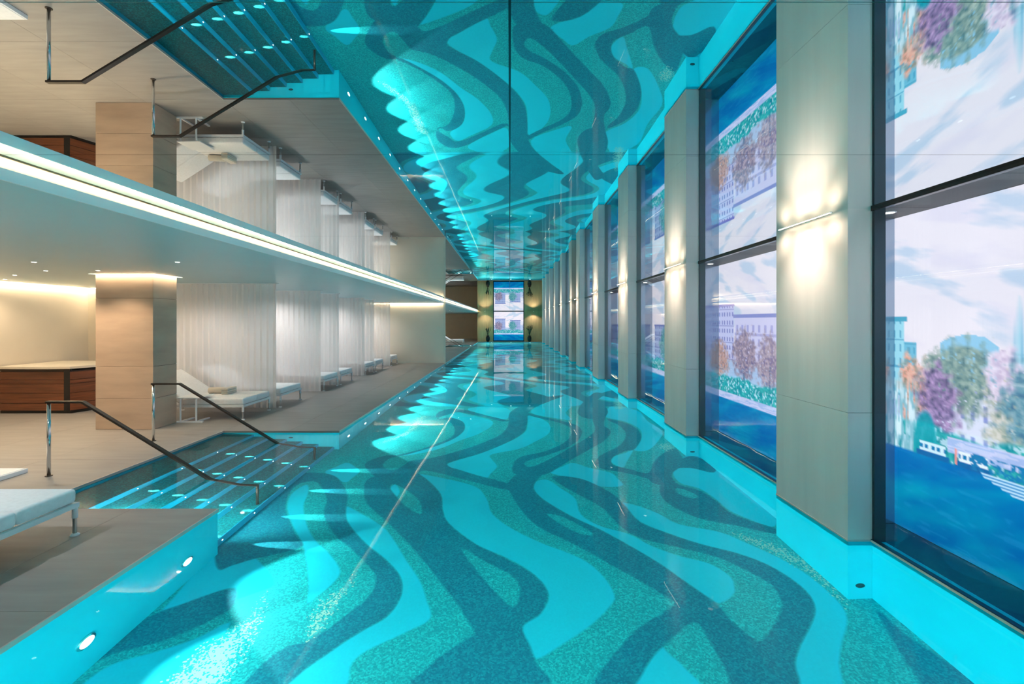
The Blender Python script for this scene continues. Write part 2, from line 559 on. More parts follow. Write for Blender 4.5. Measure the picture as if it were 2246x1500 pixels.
LIGHT = [
 "-2.69,6.40 -2.75,6.14 -2.66,5.78 -2.41,5.33 -2.12,4.92 -1.92,4.57 -1.75,4.21 -1.65,3.95 -1.63,4.05 -1.56,4.22 -1.55,4.42 -1.73,4.68 -1.97,4.93 -2.20,5.25 -2.45,5.74 -2.56,6.14",
 "-1.95,5.76 -1.70,5.56 -1.33,5.20 -1.00,4.64 -0.80,4.30 -0.69,4.03 -0.63,3.82 -0.79,3.67 -1.03,3.48 -1.10,3.35 -1.09,3.16 -1.45,3.15 -1.39,3.31 -1.30,3.44 -1.21,3.57 -1.10,3.70 -0.98,3.83 -0.93,4.00 -0.93,4.18 -1.00,4.38 -1.19,4.63 -1.46,4.91 -1.74,5.27 -1.89,5.55",
 "-1.56,6.31 -1.52,6.45 -1.41,6.19 -1.44,6.00",
 "-1.33,6.86 -0.89,6.67 -0.46,6.40 -0.29,6.02 -0.20,5.59 0.05,5.22 0.35,4.93 0.54,4.79 0.73,4.61 0.85,4.36 0.89,4.13 0.85,4.00 0.63,3.75 0.38,3.55 0.19,3.42 0.14,3.54 0.09,3.74 0.22,3.87 0.31,4.01 0.33,4.14 0.26,4.34 0.11,4.55 -0.08,4.72 -0.35,4.93 -0.67,5.35 -0.79,5.69 -0.88,6.14 -1.16,6.67",
 "0.34,6.54 0.51,6.64 0.67,6.33 0.81,6.02 0.82,5.58 0.99,5.30 1.25,5.12 1.43,4.87 1.64,4.68 1.87,4.54 1.97,4.34 1.95,4.20 1.88,4.07 1.70,3.97 1.62,4.13 1.52,4.33 1.41,4.56 1.21,4.88 0.98,5.21 0.70,5.54 0.43,5.96 0.32,6.27",
 "1.09,3.52 1.14,3.44 1.20,3.32 1.23,3.14 0.77,3.15 0.96,3.36",
 "1.34,5.89 1.55,5.77 1.72,5.56 1.86,5.31 2.22,5.12 2.40,4.87 2.56,4.60 2.66,4.31 2.68,4.00 2.65,3.82 2.56,3.67 2.39,3.48 2.25,3.30 2.12,3.10 1.85,3.11 1.96,3.32 2.10,3.49 2.30,3.69 2.44,3.86 2.50,4.03 2.49,4.23 2.40,4.48 2.22,4.69 1.92,4.89 1.69,5.10 1.45,5.38 1.39,5.67",
 "2.35,6.95 2.67,7.19 3.05,7.17 3.06,6.76 3.06,6.18 3.04,5.55 2.84,5.20 2.67,5.39 2.55,5.63 2.53,5.96 2.46,6.28 2.28,6.49",
 "-2.74,3.03 -2.70,3.26 -2.49,3.40 -2.30,3.54 -2.17,3.72 -2.13,3.60 -2.22,3.37 -2.22,3.07 -2.17,2.81 -2.67,2.78",
 "-2.87,4.65 -2.72,4.83 -2.09,4.28 -2.15,4.08 -2.49,3.83 -2.62,3.67 -2.71,3.52 -2.77,3.99",
 "-2.62,6.86 -2.23,6.50 -2.17,6.67 -2.15,6.92 -2.28,7.12 -2.46,7.29 -2.56,7.08",
 "-0.94,7.24 -0.76,7.01 -0.36,6.69 -0.27,6.88 -0.19,7.18 -0.27,7.47 -0.29,7.74 0.15,8.03 0.44,8.45 0.71,8.96 0.80,9.54 0.73,10.07 0.41,10.70 0.34,9.42 0.19,8.85 -0.05,8.40 -0.40,7.90 -0.73,7.54",
 "0.58,6.91 0.86,6.69 1.17,6.40 1.49,6.40 1.49,6.65 1.43,6.90 1.17,7.10 0.96,7.32 0.79,7.17",
 "-1.71,7.65 -1.45,7.77 -1.14,8.07 -0.87,8.54 -0.59,8.96 -0.37,9.54 -0.39,10.07 -0.86,10.58 -1.18,10.86 -1.29,10.43 -0.99,10.00 -0.88,9.42 -0.95,8.79 -1.18,8.34 -1.48,7.94",
 "2.28,6.61 2.38,6.43 2.97,6.37 2.98,6.65 2.76,6.81 2.43,6.92 2.30,6.73",
 "2.68,7.43 3.00,7.14 3.04,7.62 2.82,7.62",
 "1.54,7.34 1.66,7.10 1.79,7.38 2.02,7.93 1.87,7.80 1.64,7.61",
 "2.03,7.97 2.26,7.92 2.63,8.52 2.88,9.15 2.84,9.97 2.91,11.04 2.46,11.59 2.13,10.73 2.07,10.34 2.38,9.91 2.50,9.28 2.31,8.52",
 "0.47,10.86 1.06,10.21 1.30,10.13 1.25,10.82 1.50,11.69 1.56,13.09 0.88,11.99",
 "0.26,11.70 0.72,12.30 1.29,13.21 1.48,14.73 1.02,15.05 0.39,13.86 0.17,12.63",
 "-0.97,11.15 -0.37,10.43 -0.06,10.21 0.00,11.15 -0.42,11.70 -0.76,11.51",
]
ISLE = [
 "-1.56,6.31 -1.52,6.45 -1.15,6.01 -1.02,5.58 -1.24,5.78",
 "-0.49,4.86 -0.24,4.62 0.01,4.40 0.09,4.20 0.04,3.97 -0.08,4.09 -0.30,4.46",
 "0.43,5.59 0.58,5.54 0.78,5.30 0.89,5.11 0.75,5.13 0.56,5.35",
 "2.16,6.29 2.25,6.25 2.35,6.06 2.27,5.97 2.14,6.10",
 "0.24,7.20 0.33,7.16 0.59,7.46 0.90,7.94 1.18,8.44 1.47,8.95 1.60,9.41 1.38,9.06 1.26,8.64 0.94,8.07 0.56,7.66 0.28,7.43",
 "-1.85,7.13 -1.68,6.98 -1.57,7.24 -1.53,7.46 -1.70,7.61 -1.83,7.41",
]
PALE = [
 "-2.08,4.18 -2.09,4.09 -2.07,3.80 -2.13,3.65 -2.24,3.45 -2.27,3.13 -2.26,2.93 -1.81,2.96 -1.82,3.23 -1.85,3.52 -1.92,3.81",
 "-1.42,4.56 -1.43,4.24 -1.54,4.11 -1.60,3.88 -1.51,3.56 -1.42,3.61 -1.39,3.94 -1.35,4.25",
 "2.33,5.14 2.56,4.98 2.74,4.75 2.82,4.42 2.81,4.09 2.74,3.87 2.67,3.85 2.66,4.05 2.66,4.31 2.56,4.60 2.40,4.87",
 "2.51,7.96 2.55,7.79 2.77,8.04 2.77,8.32 2.62,8.32 2.49,8.14",
 "-2.29,8.26 -2.08,8.43 -1.91,8.78 -1.79,9.29 -1.78,9.99 -1.77,10.50 -2.00,10.34 -1.98,9.65 -2.02,9.05 -2.18,8.62",
 "2.42,11.22 2.71,11.31 2.87,12.28 2.83,12.95 2.57,12.08",
]



def field(X, Y, lst):
    out = np.full(X.shape, -1.0)
    for p in polys(lst):
        xs_, ys_ = [q[0] for q in p], [q[1] for q in p]
        m = 0.5
        sel = (X > min(xs_) - m) & (X < max(xs_) + m) & (Y > min(ys_) - m) & (Y < max(ys_) + m)
        if sel.any():
            out[sel] = np.maximum(out[sel], sdf_poly(X[sel], Y[sel], p))
    return out


# ------------------------------------------------------------------ SETTING: pool basin
def pool_floor():
    root = empty("pool_floor")
    tag(root, "mosaic pool floor with winding dark and light blue ribbons", None, None, "structure")
    for (y0, y1, st) in ((-1.0, 8.0, 0.033), (8.0, YE, 0.05)):
        xs = np.arange(-2.92, XR + 0.08, st)
        ys = np.linspace(y0, y1, int((y1 - y0) / st) + 1)
        X, Y = np.meshgrid(xs, ys)
        dk, lt, il, pl = (field(X, Y, L) for L in (DARK, LIGHT, ISLE, PALE))
        # ribbons go on towards the far end in the same winding manner
        wob = 0.55 * np.sin(Y * 1.15 + 0.9 * np.sin(X * 1.3)) + 0.35 * np.sin(Y * 2.3 + X)
        w = (X + wob) * 0.62 + 0.25 * Y
        far = np.clip((Y - 11.5) / 0.8, 0, 1)
        rb = 0.32 - np.abs(((w % 1.0) - 0.5)) * 1.4
        lb = 0.30 - np.abs((((w + 0.42) % 1.0) - 0.5)) * 1.4
        dk = np.where(Y > 11.5, np.maximum(dk, rb * 0.5 * far), dk)
        lt = np.where(Y > 11.5, np.maximum(lt, lb * 0.5 * far), lt)
        dk = np.minimum(dk, -il)
        link("mosaic", grid_mesh("mosaic", xs, ys, lambda a, b: (a, b, a * 0 + FZ), 'mosaic',
                                 {"dark": dk, "light": lt, "pale": np.maximum(pl, 0)}), root)
    return root


pool_floor()

walls = [
    ("left_near", [(XL, -1.0), (XL - 0.12, -1.0), (XL - 0.12, RY0 - 0.12), (XL, RY0 - 0.0), ]),
]
pw = empty("pool_wall")
tag(pw, "bright cyan tiled pool wall under the water line", None, None, "structure")
MB().box(XL - 0.12, XL, -1.0, RY0, FZ, -0.032).build("left_panel", 'pool', pw)
MB().box(RX, XL - 0.12, RY0 - 0.12, RY0, FZ, -0.032).build("recess_panel", 'pool', pw)
MB().box(RX - 0.12, RX, RY0 - 0.12, RY1 + 0.12, FZ, -0.032).build("recess_panel", 'riser', pw)
MB().box(RX, XL - 0.12, RY1, RY1 + 0.12, FZ, -0.032).build("recess_panel", 'pool', pw)
MB().box(XL - 0.12, XL, RY1, YE, FZ, -0.032).build("left_panel", 'pool', pw)
MB().box(XL - 0.12, XR, -1.12, -1.0, FZ, -0.032).build("end_panel", 'pool', pw)
MB().box(XR, XR + 0.1, -1.12, YE, FZ, -0.002).build("right_panel", 'pool', pw)
for yc in COLS:
    MB().box(XP, XR - 0.0005, yc, min(yc + CD, YE - 0.01), FZ, 0.0).build("column_footing", 'pool', pw)
    MB().box(XP - 0.006, XR - 0.001, yc - 0.006, min(yc + CD, YE - 0.01), 0.0, 0.012).build("footing_edge", 'stone_edge', pw)

# inlet fittings
for i, (x, y, ax) in enumerate([(2.87, COLS[1] - 0.006, 'y'), (2.87, COLS[2] - 0.006, 'y'), (XL + 0.001, 2.55, 'x'), (-3.6, RY1 - 0.006, 'y')]):
    b = MB()
    b.lathe([(0.038, 0), (0.038, 0.006), (0.022, 0.007), (0.02, 0.002)], n=14, axis='x')
    o = b.build("inlet_fitting", 'boxfloor', None, (x, y, -0.82 if i != 3 else -0.35))
    if ax == 'y': o.rotation_euler = (0, 0, -math.pi / 2); o.location.y = y + 0.006
    tag(o, ["dark round inlet low on the pool wall below the nearest window column",
            "dark round inlet low on the pool wall below the second window column",
            "dark round inlet at the bottom left corner of the cyan pool wall",
            "dark round inlet in the blue wall behind the submerged steps"][i], "pool inlet")

# submerged steps
steps = empty("pool_steps")
tag(steps, "submerged mosaic steps descending into the pool", None, None, "structure")
RISX = [-4.22, -3.95, -3.68, -3.42, -3.16, -2.90]
prev = RX
for i, x in enumerate(RISX):
    zt = -0.15 * (i + 1)
    MB().box(prev, x, RY0, RY1, FZ, zt).build("step", 'tread', steps)
    MB().box(x, x + 0.012, RY0, RY1, zt - 0.15, zt + 0.004).build("riser", 'riser', steps)
    prev = x + 0.012
MB().box(RX, RX + 0.01, RY0, RY1, -0.15, -0.035).build("riser", 'riser', steps)

# water
wv = [(RX, RY0), (XL, RY0), (XL, -1.0), (XR, -1.0), (XR, YE), (XL, YE), (XL, RY1), (RX, RY1)]
me = bpy.data.meshes.new("pool_water")
me.from_pydata([(x, y, WZ) for x, y in wv], [], [tuple(range(8))])
me.materials.append(M['water'])
water = link("pool_water", me)
tag(water, "still clear water of the indoor pool", None, None, "structure")

# ------------------------------------------------------------------ SETTING: deck floor
fl = empty("floor")
tag(fl, "grey brown stone deck beside the pool", None, None, "structure")
MB().box(WALLX - 0.1, XL - 0.125, -9, RY0 - 0.125, -0.2, -0.031).build("screed", 'stone_edge', fl)
MB().box(WALLX - 0.1, RX - 0.125, RY0 - 0.125, RY1 + 0.125, -0.2, -0.031).build("screed", 'stone_edge', fl)
MB().box(WALLX - 0.1, XL - 0.125, RY1 + 0.125, YE, -0.2, -0.031).build("screed", 'stone_edge', fl)
xb = [XL, -3.63, RX, -6.05, -7.35, -8.7, WALLX]
yb = [RY0 + 1.65 * k for k in range(-8, 9)] + [YE]
for i in range(len(xb) - 1):
    for j in range(len(yb) - 1):
        x1, x0 = xb[i], xb[i + 1]
        y0, y1 = yb[j], yb[j + 1]
        if x0 >= RX - 1e-6 and y0 >= RY0 - 1e-6 and y1 <= RY1 + 1e-6:
            continue
        g = 0.003
        MB().box(x0 + g, x1, y0 + g, y1 - 0, -0.03, 0.0).build("slab", 'stone', fl)
# pale coping edge along the water
cp = [(XL, XL + 0.012, -1.0, RY0, ), (XL, XL + 0.012, RY1, YE), (RX, RX + 0.012, RY0, RY1)]
for c in cp:
    MB().box(c[0], c[1], c[2], c[3], -0.03, 0.001).build("coping", 'stone_edge', fl)
# deck strip behind the camera
MB().box(XL, XR, YB, -1.0, -0.2, 0.0).build("slab", 'stone', fl)
MB().box(XL, XR, YB - 0.01, -1.125, -0.9, -0.2).build("screed", 'stone_edge', fl)

# ------------------------------------------------------------------ SETTING: walls
def structure(name, label, b, mat, **k):
    return tag(b.build(name, mat, **k), label, None, None, "structure")


structure("wall_left", "cream plaster wall lit from the ceiling slot", MB().box(WALLX - 0.1, WALLX, -9, 11.5, -0.03, 2.7), 'plaster')
structure("wall_back", "cream return wall beside the reception", MB().box(WALLX - 0.1, -8.5, 11.5, 11.6, -0.03, 2.7), 'plaster')
structure("wall_side", "wall behind the curtained bays", MB().box(-8.6, -8.5, 11.6, YE, -0.03, 2.7), 'plaster')
structure("wall_end", "plain plaster end wall beside the mirror", MB().box(-8.6, XL - 0.06, YE, YE + 0.1, -0.03, 2.7), 'plaster')
structure("baseboard_end", "low baseboard on the end wall", MB().box(-8.5, XL - 0.06, YE - 0.012, YE, 0, 0.08), 'slab')
structure("wall_rear", "plaster wall at the rear of the room", MB().box(WALLX - 0.1, -2.9, -9.1, -9, -0.03, 2.7), 'plaster')
structure("wall_outer", "dark outer wall behind the screens", MB().box(3.56, 3.62, YB - 0.2, YE + 0.1, -1.2, 2.9), 'frame')
# mirror end wall with its pale edge trim
mw = empty("wall_mirror")
tag(mw, "full width mirror wall at the end of the pool", None, None, "structure")
for x0, x1 in ((XL + 0.03, -1.0), (-0.998, 0.93), (0.932, XR)):
    MB().box(x0, x1, YE, YE + 0.02, FZ, ZC).build("panel", 'mirror', mw)
structure("trim_1", "pale vertical trim where the end wall meets the mirror", MB().box(XL - 0.06, XL + 0.03, YE - 0.03, YE + 0.02, -0.03, ZC), 'slab')
MB().box(XL, XR, YE + 0.021, YE + 0.06, FZ, 2.8).build("backing", 'frame', mw)

# ------------------------------------------------------------------ SETTING: mirror ceiling, soffit, cove
ce = empty("ceiling")
tag(ce, "mirror ceiling of stretched reflective panels over the pool", None, None, "structure")
rows = [YB, 0.12, 1.40, 2.68] + [5.24 + 2.61 * k for k in range(6)] + [YE]
for j in range(len(rows) - 1):
    for x0, x1 in ((-2.83, -0.004), (0.004, XR)):
        MB().box(x0, x1, rows[j] + 0.0015, rows[j + 1] - 0.0015, ZC, ZC + 0.012).build("panel", 'mirror', ce)
MB().box(-0.004, 0.004, YB, YE, ZC - 0.001, ZC + 0.012).build("joint_strip", 'frame', ce)
MB().box(-2.9, 3.6, YB - 0.1, YE + 0.1, ZC + 0.012, ZC + 0.1).build("backing", 'white', ce)
MB().box(-3.3, -2.845, -9, YE, ZC, ZC + 0.1).build("cove_lid", 'white', ce)

sf = empty("ceiling_soffit")
tag(sf, "lowered painted soffit over the deck with a lit edge", None, None, "structure")
HX0, HX1, HY0, HY1 = -6.97, -5.87, 7.98, 8.69     # opening round the stone column
bo = MB().box(WALLX + 0.10, HX0, -9, YE - 0.07, ZS, 2.645).box(HX1, -2.845, -9, YE - 0.07, ZS, 2.645)
bo.box(HX0, HX1, -9, HY0, ZS, 2.645).box(HX0, HX1, HY1, YE - 0.07, ZS, 2.645)
bo.build("board", 'soffit', sf)
MB().box(WALLX - 0.1, -3.35, -9.1, YE, 2.646, 2.72).build("slot_lid", 'white', sf)
MB().box(-2.845, -2.83, -9, YE, ZS, 2.657).build("lip", 'wmetal', sf)
MB().box(-3.32, -3.22, -9, YE, 2.645, ZC).build("cove_back", 'white', sf)
structure("trim_2", "thin brass trim along the edge of the mirror ceiling", MB().box(-2.845, -2.83, -9, YE, ZC - 0.006, ZC + 0.012), 'trim')
o = MB().box(-2.90, -2.88, -8.9, YE - 0.02, 2.645, 2.652).build("cove_light_strip", 'cove')
tag(o, "long warm light strip glowing in the soffit edge over the pool", "light strip")
o = MB().box(WALLX + 0.092, WALLX + 0.0995, -8.9, 11.4, 2.605, 2.64).build("wall_light_strip", 'slot')
tag(o, "warm light slot at the top of the cream wall behind the reception desk", "light strip")
o = MB().box(WALLX + 0.1, -8.6, 11.44, 11.47, ZS - 0.006, ZS).build("wall_light_strip", 'slot')
tag(o, "short warm light slot at the corner beside the stone column", "light strip")
o = MB().box(-8.4, XL - 0.1, YE - 0.0695, YE - 0.062, 2.605, 2.64).build("wall_light_strip", 'slot')
tag(o, "warm light slot at the top of the far end wall left of the mirror", "light strip")

# ------------------------------------------------------------------ SETTING: stone column with blocks
cx0, cx1, cy0, cy1 = -6.90, -5.94, 8.05, 8.62
sc = empty("stone_column", ((cx0 + cx1) / 2, (cy0 + cy1) / 2, 0))
tag(sc, "square brown travertine column on the deck", None, None, "structure")
hw, hd = (cx1 - cx0) / 2, (cy1 - cy0) / 2
hs = [0, 0.515, 1.05, 2.19, 2.644]
for i in range(4):
    MB().box(-hw, hw, -hd, hd, hs[i] + 0.002, hs[i + 1] - 0.002).build("stone", 'travertine', sc, bevel=0.003, seg=1)
MB().box(-hw + 0.01, hw - 0.01, -hd + 0.01, hd - 0.01, 0, 2.643).build("core", 'bronze', sc)
b = MB()
for (a0, a1, b0, b1) in ((HX0, HX1, HY0 + 0.0005, HY0 + 0.008), (HX0, HX1, HY1 - 0.008, HY1 - 0.0005),
                         (HX0 + 0.0005, HX0 + 0.008, HY0 + 0.008, HY1 - 0.008), (HX1 - 0.008, HX1 - 0.0005, HY0 + 0.008, HY1 - 0.008)):
    b.box(a0, a1, b0, b1, 2.61, 2.64)
o = b.build("column_light_strip", 'slot')
tag(o, "square warm light slot in the soffit around the stone column", "light strip")

# ------------------------------------------------------------------ SETTING: window columns, panes, light boxes
for k, yc in enumerate(COLS):
    y1 = min(yc + CD, YE - 0.005)
    r = empty("window_column", (XP + 0.1, yc, 0))
    tag(r, "%s champagne clad column between the windows" % ["unseen", "nearest", "second", "third", "fourth", "farthest"][k], None, None, "structure")
    MB().box(-0.1, 0.1, 0, y1 - yc, 0.012, 1.05).build("panel", 'column', r)
    MB().box(-0.1, 0.1, 0, y1 - yc, 1.053, ZC).build("panel", 'column', r)
    if y1 < YE - 0.1:
        structure("window_pier", "glossy blue grey pier behind the glass", MB().box(XR + 0.005, 3.55, yc + 0.36, yc + CD - 0.2, 0.0, ZC - 0.005), 'pier')
    else:
        structure("window_pier", "glossy blue grey pier behind the glass", MB().box(XR + 0.005, 3.55, yc + 0.36, y1, 0.0, ZC - 0.005), 'pier')

names = ["the left-out bay", "first", "second", "third", "fourth", "fifth"]
for k in range(len(COLS) - 1):
    ya, yb_ = COLS[k] + CD, COLS[k + 1]
    w = empty("window_%d" % (k + 1), (XR, ya, 0))
    tag(w, "tall glass pane between window columns", None, None, "structure")
    L = yb_ - ya
    MB().box(-0.004, 0.004, 0.0, L, 0.02, ZC - 0.02).build("pane", 'pane', w)
    MB().box(0.0045, 0.095, -0.02, 0.02, 0.0, ZC).build("frame", 'frame', w)
    MB().box(0.0045, 0.095, L - 0.02, L + 0.02, 0.0, ZC).build("frame", 'frame', w)
    MB().box(-0.012, 0.03, 0.0, L, ZC - 0.022, ZC).build("head_frame", 'black', w)
    MB().box(-0.012, 0.03, 0.0, L, -0.002, 0.018).build("sill_frame", 'frame', w)
    MB().box(-0.016, -0.012, 0.0, L, -0.002, 0.014).build("sill_trim", 'slab', w)
b = MB().box(XR + 0.035, 3.56, YB, YE, -0.12, -0.003)
structure("trim_3", "dark glossy ledge between the glass and the screens", b, 'boxfloor')
lb = empty("ceiling_lightbox")
tag(lb, "grey metal ceiling between the glass and the screens", None, None, "structure")
yy = YB
while yy < YE:
    y2 = min(yy + 0.9, YE)
    MB().box(XR + 0.004, 3.56, yy + 0.003, y2 - 0.003, ZC - 0.004, ZC + 0.011).build("panel", 'boxmetal', lb)
    yy = y2

# ------------------------------------------------------------------ SETTING: wall behind the camera
structure("wall_front", "oak panelled wall facing the mirror across the pool", MB().box(-2.9, -1.5, YB - 0.1, YB, 0, ZC), 'oak')
structure("wall_front_right", "oak panelled wall right of the end screen", MB().box(1.3, 3.56, YB - 0.1, YB, 0, ZC), 'oak')
structure("wall_front_side", "oak return wall beside the rear lounge", MB().box(-2.9, -2.8, -9, YB - 0.1, 0, ZC), 'oak')
structure("wall_front_core", "dark backing of the end wall", MB().box(-2.8, 3.56, YB - 0.3, YB - 0.12, -0.9, 2.9), 'frame')


# ------------------------------------------------------------------ video screens
def srgb2lin(c):
    return np.where(c <= 0.04045, c / 12.92, ((c + 0.055) / 1.055) ** 2.4)


def blend(img, mask, col):
    m = np.clip(mask, 0, 1)[..., None]
    return img * (1 - m) + np.asarray(col) * m


def box_mask(Y, Z, y0, y1, z0, z1):
    return ((Y > y0) & (Y < y1) & (Z > z0) & (Z < z1)).astype(float)


def tree(img, Y, Z, cy_, cz_, ry, rz, cols, seed, trunk=None, dens=1.0):
    n1 = fbm(Y * 16 + seed, Z * 16 + seed, 3)
    r = np.sqrt(((Y - cy_) / ry) ** 2 + ((Z - cz_) / rz) ** 2) + (n1 - 0.5) * 0.9
    sp = fbm(Y * 55 + seed * 3, Z * 55 + seed, 2)
    m = np.clip((1.0 - r) * 3, 0, 1) * np.clip((sp - 0.12) * 5 * dens, 0, 1) * 0.96
    if trunk:
        img = blend(img, box_mask(Y, Z, cy_ - 0.02, cy_ + 0.02, trunk, cz_), (0.12, 0.35, 0.55))
    t = fbm(Y * 30 + seed, Z * 30 - seed, 3)[..., None]
    a, b_, c_ = (np.asarray(q) * 0.82 + np.array((0.15, 0.155, 0.175)) for q in cols)
    col = np.where(t > 0.5, a + (b_ - a) * (t - 0.5) * 3, a + (c_ - a) * (0.5 - t) * 3)
    return img * (1 - m[..., None]) + col * m[..., None]


def building(img, Y, Z, y0, y1, z0, z1, col, dark, wy=0.055, wz=0.09, roof=None):
    m = box_mask(Y, Z, y0, y1, z0, z1)
    img = blend(img, m, col)
    u, v = ((Y - y0) / wy) % 1.0, ((Z - z0) / wz) % 1.0
    img = blend(img, m * ((u > 0.3) & (u < 0.7) & (v > 0.25) & (v < 0.75)) * 0.7, dark)
    img = blend(img, m * ((((Z - z0) / (wz * 2)) % 1.0) < 0.08) * 0.6, dark)
    if roof:
        img = blend(img, box_mask(Y, Z, y0 - 0.03, y1 + 0.03, z1, z1 + 0.04), roof)
    return img


def riverview(Y, Z, seed=0.0):
    """the moving river panorama shown on the screens (Y along the wall, Z height), display colours"""
    Yw = Y + seed
    # sky with drifting bands of cloud
    s = fbm(Yw * 1.1 + Z * 0.9, Z * 5.0 - Yw * 1.7, 5)
    s2 = fbm(Yw * 1.6 + 9, Z * 5.5 - Yw * 1.2 + 4, 4)
    sky = np.stack([0.95 + 0 * Y, 0.915 + 0 * Y, 0.955 + 0 * Y], -1)
    sky = blend(sky, np.clip((s2 - 0.50) * 3, 0, 0.6), (0.885, 0.86, 0.94))
    sky = blend(sky, np.clip((s - 0.53) * 7, 0, 0.75), (0.72, 0.81, 0.91))
    sky = blend(sky, np.clip((1.95 - Z) * 0.9, 0, 0.5), (0.99, 0.93, 0.95))
    img = sky
    # far bank: haze of houses and trees, everywhere
    base = 1.15 + 0.22 * (fbm(Yw * 1.3, Yw * 0 + 3, 3) - 0.5) * 2
    hz = np.clip((base + 0.1 - Z) * 8, 0, 1)
    img = blend(img, hz * 0.75, (0.62, 0.74, 0.90))
    # near bay, seen between the first column and the frame edge
    img = building(img, Y, Z, 4.22, 4.50, 1.15, 1.80, (0.62, 0.86, 0.93), (0.20, 0.55, 0.72), 0.07, 0.12, (0.3, 0.66, 0.78))
    img = building(img, Y, Z, 4.08, 4.22, 1.2, 1.62, (0.45, 0.75, 0.86), (0.25, 0.6, 0.75), 0.06, 0.1)
    rf = ((Y > 3.40) & (Y < 3.86) & (Z > 1.30) & (Z < 1.70 - 1.1 * np.abs(Y - 3.62) ** 2 - 0.25 * np.clip(3.5 - Y, 0, 1))).astype(float)
    img = blend(img, rf, (0.58, 0.80, 0.92))
    for q in (3.50, 3.66):
        img = blend(img, np.clip((0.035 - np.hypot(Y - q, (Z - 1.42) * 0.8)) * 60, 0, 1), (0.18, 0.45, 0.68))
    img = building(img, Y, Z, 3.36, 3.90, 0.75, 1.30, (0.90, 0.90, 0.98), (0.45, 0.50, 0.80), 0.09, 0.25, (0.35, 0.55, 0.82))
    sp = np.clip((0.09 - np.abs(Y - 3.26) - 0.13 * np.clip(Z - 1.4, 0, 1)) * 20, 0, 1) * (Z > 1.2) * (Z < 1.98)
    img = blend(img, sp * 0.8, (0.62, 0.84, 0.92))
    img = blend(img, sp * (np.sin(Y * 260) > 0.2) * 0.5, (0.35, 0.66, 0.82))
    # second bay: pale blocks behind bare trees
    img = building(img, Y, Z, 7.42, 8.02, 1.2, 2.04, (0.80, 0.80, 0.95), (0.42, 0.44, 0.74), 0.09, 0.13, (0.5, 0.5, 0.8))
    img = building(img, Y, Z, 6.1, 7.40, 1.2, 1.86, (0.84, 0.82, 0.95), (0.60, 0.60, 0.84), 0.16, 0.2, (0.55, 0.58, 0.82))
    # later bays and end screen: a row of riverside houses
    for i in range(9):
        y0 = 9.2 + i * 1.35
        img = building(img, Y, Z, y0, y0 + 0.9, 0.9, 1.55 + 0.35 * LAT[3, i], (0.66, 0.72, 0.88), (0.36, 0.40, 0.66), 0.1, 0.14, (0.45, 0.5, 0.75))
    # trees
    T = [
        (4.12, 1.24, 0.20, 0.32, ((0.98, 0.62, 0.50), (1.0, 0.78, 0.66), (0.35, 0.38, 0.24)), 1.0, None),
        (3.72, 1.36, 0.34, 0.34, ((0.46, 0.58, 0.52), (0.66, 0.74, 0.66), (0.22, 0.40, 0.40)), 5.0, None),
        (3.90, 1.14, 0.22, 0.36, ((0.52, 0.40, 0.60), (0.78, 0.60, 0.80), (0.22, 0.20, 0.34)), 9.0, None),
        (3.27, 1.12, 0.26, 0.46, ((0.78, 0.76, 0.66), (0.95, 0.90, 0.84), (0.36, 0.50, 0.44)), 13.0, 0.72),
        (3.36, 1.42, 0.16, 0.20, ((0.92, 0.82, 0.90), (1.0, 0.92, 0.97), (0.7, 0.6, 0.75)), 17.0, None),
        (8.3, 1.42, 0.32, 0.55, ((0.52, 0.46, 0.44), (0.70, 0.60, 0.56), (0.34, 0.34, 0.38)), 21.0, None),
        (7.9, 1.18, 0.34, 0.34, ((0.78, 0.54, 0.46), (0.85, 0.66, 0.60), (0.40, 0.36, 0.42)), 25.0, None),
        (7.1, 1.30, 0.42, 0.42, ((0.56, 0.46, 0.52), (0.78, 0.66, 0.72), (0.36, 0.32, 0.50)), 29.0, 0.8),
        (6.4, 1.22, 0.35, 0.42, ((0.60, 0.50, 0.55), (0.8, 0.7, 0.75), (0.4, 0.35, 0.55)), 33.0, 0.8),
        (8.8, 1.25, 0.25, 0.42, ((0.86, 0.76, 0.52), (0.95, 0.88, 0.72), (0.36, 0.46, 0.36)), 37.0, None),
    ]
    for i in range(10):
        T.append((9.5 + i * 1.25, 1.2 + 0.1 * LAT[9, i], 0.4, 0.42,
                  (((0.50, 0.42, 0.50), (0.74, 0.62, 0.70), (0.24, 0.30, 0.46)), ((0.20, 0.55, 0.55), (0.45, 0.72, 0.66), (0.1, 0.35, 0.5)))[i % 2], 41.0 + i, None))
    for i in range(6):
        T.append((-1.2 + i * 0.85, 1.12 + 0.1 * LAT[5, i], 0.4, 0.4, ((0.30, 0.55, 0.62), (0.6, 0.72, 0.75), (0.15, 0.35, 0.5)), 61.0 + i, None))
    for t in T:
        img = tree(img, Y, Z, t[0], t[1], t[2], t[3], t[4], t[5], t[6])
    # bank with teal planting
    bank = np.clip((0.95 + 0.12 * (fbm(Yw * 4, Yw * 0 + 8, 3) - 0.5) - Z) * 30, 0, 1) * np.clip((Z - 0.6) * 30, 0, 1)
    n = fbm(Y * 26, Z * 26, 3)[..., None]
    img = img * (1 - bank[..., None]) + (np.array((0.02, 0.45, 0.56)) * (1 - n) + np.array((0.30, 0.78, 0.74)) * n * 1.05) * bank[..., None]
    fl_ = np.clip((fbm(Y * 34 + 5, Z * 30, 2) - 0.60) * 14, 0, 1) * bank * 0.8
    img = blend(img, fl_, (0.86, 0.92, 0.98))
    # quay wall, pale
    near = (Y < 4.6)
    q = np.where(near, box_mask(Y, Z, 2.0, 3.80, 0.78, 0.90), box_mask(Y, Z, 4.6, 30, 0.585, 0.68))
    img = blend(img, q * 0.92, (0.86, 0.84, 0.98))
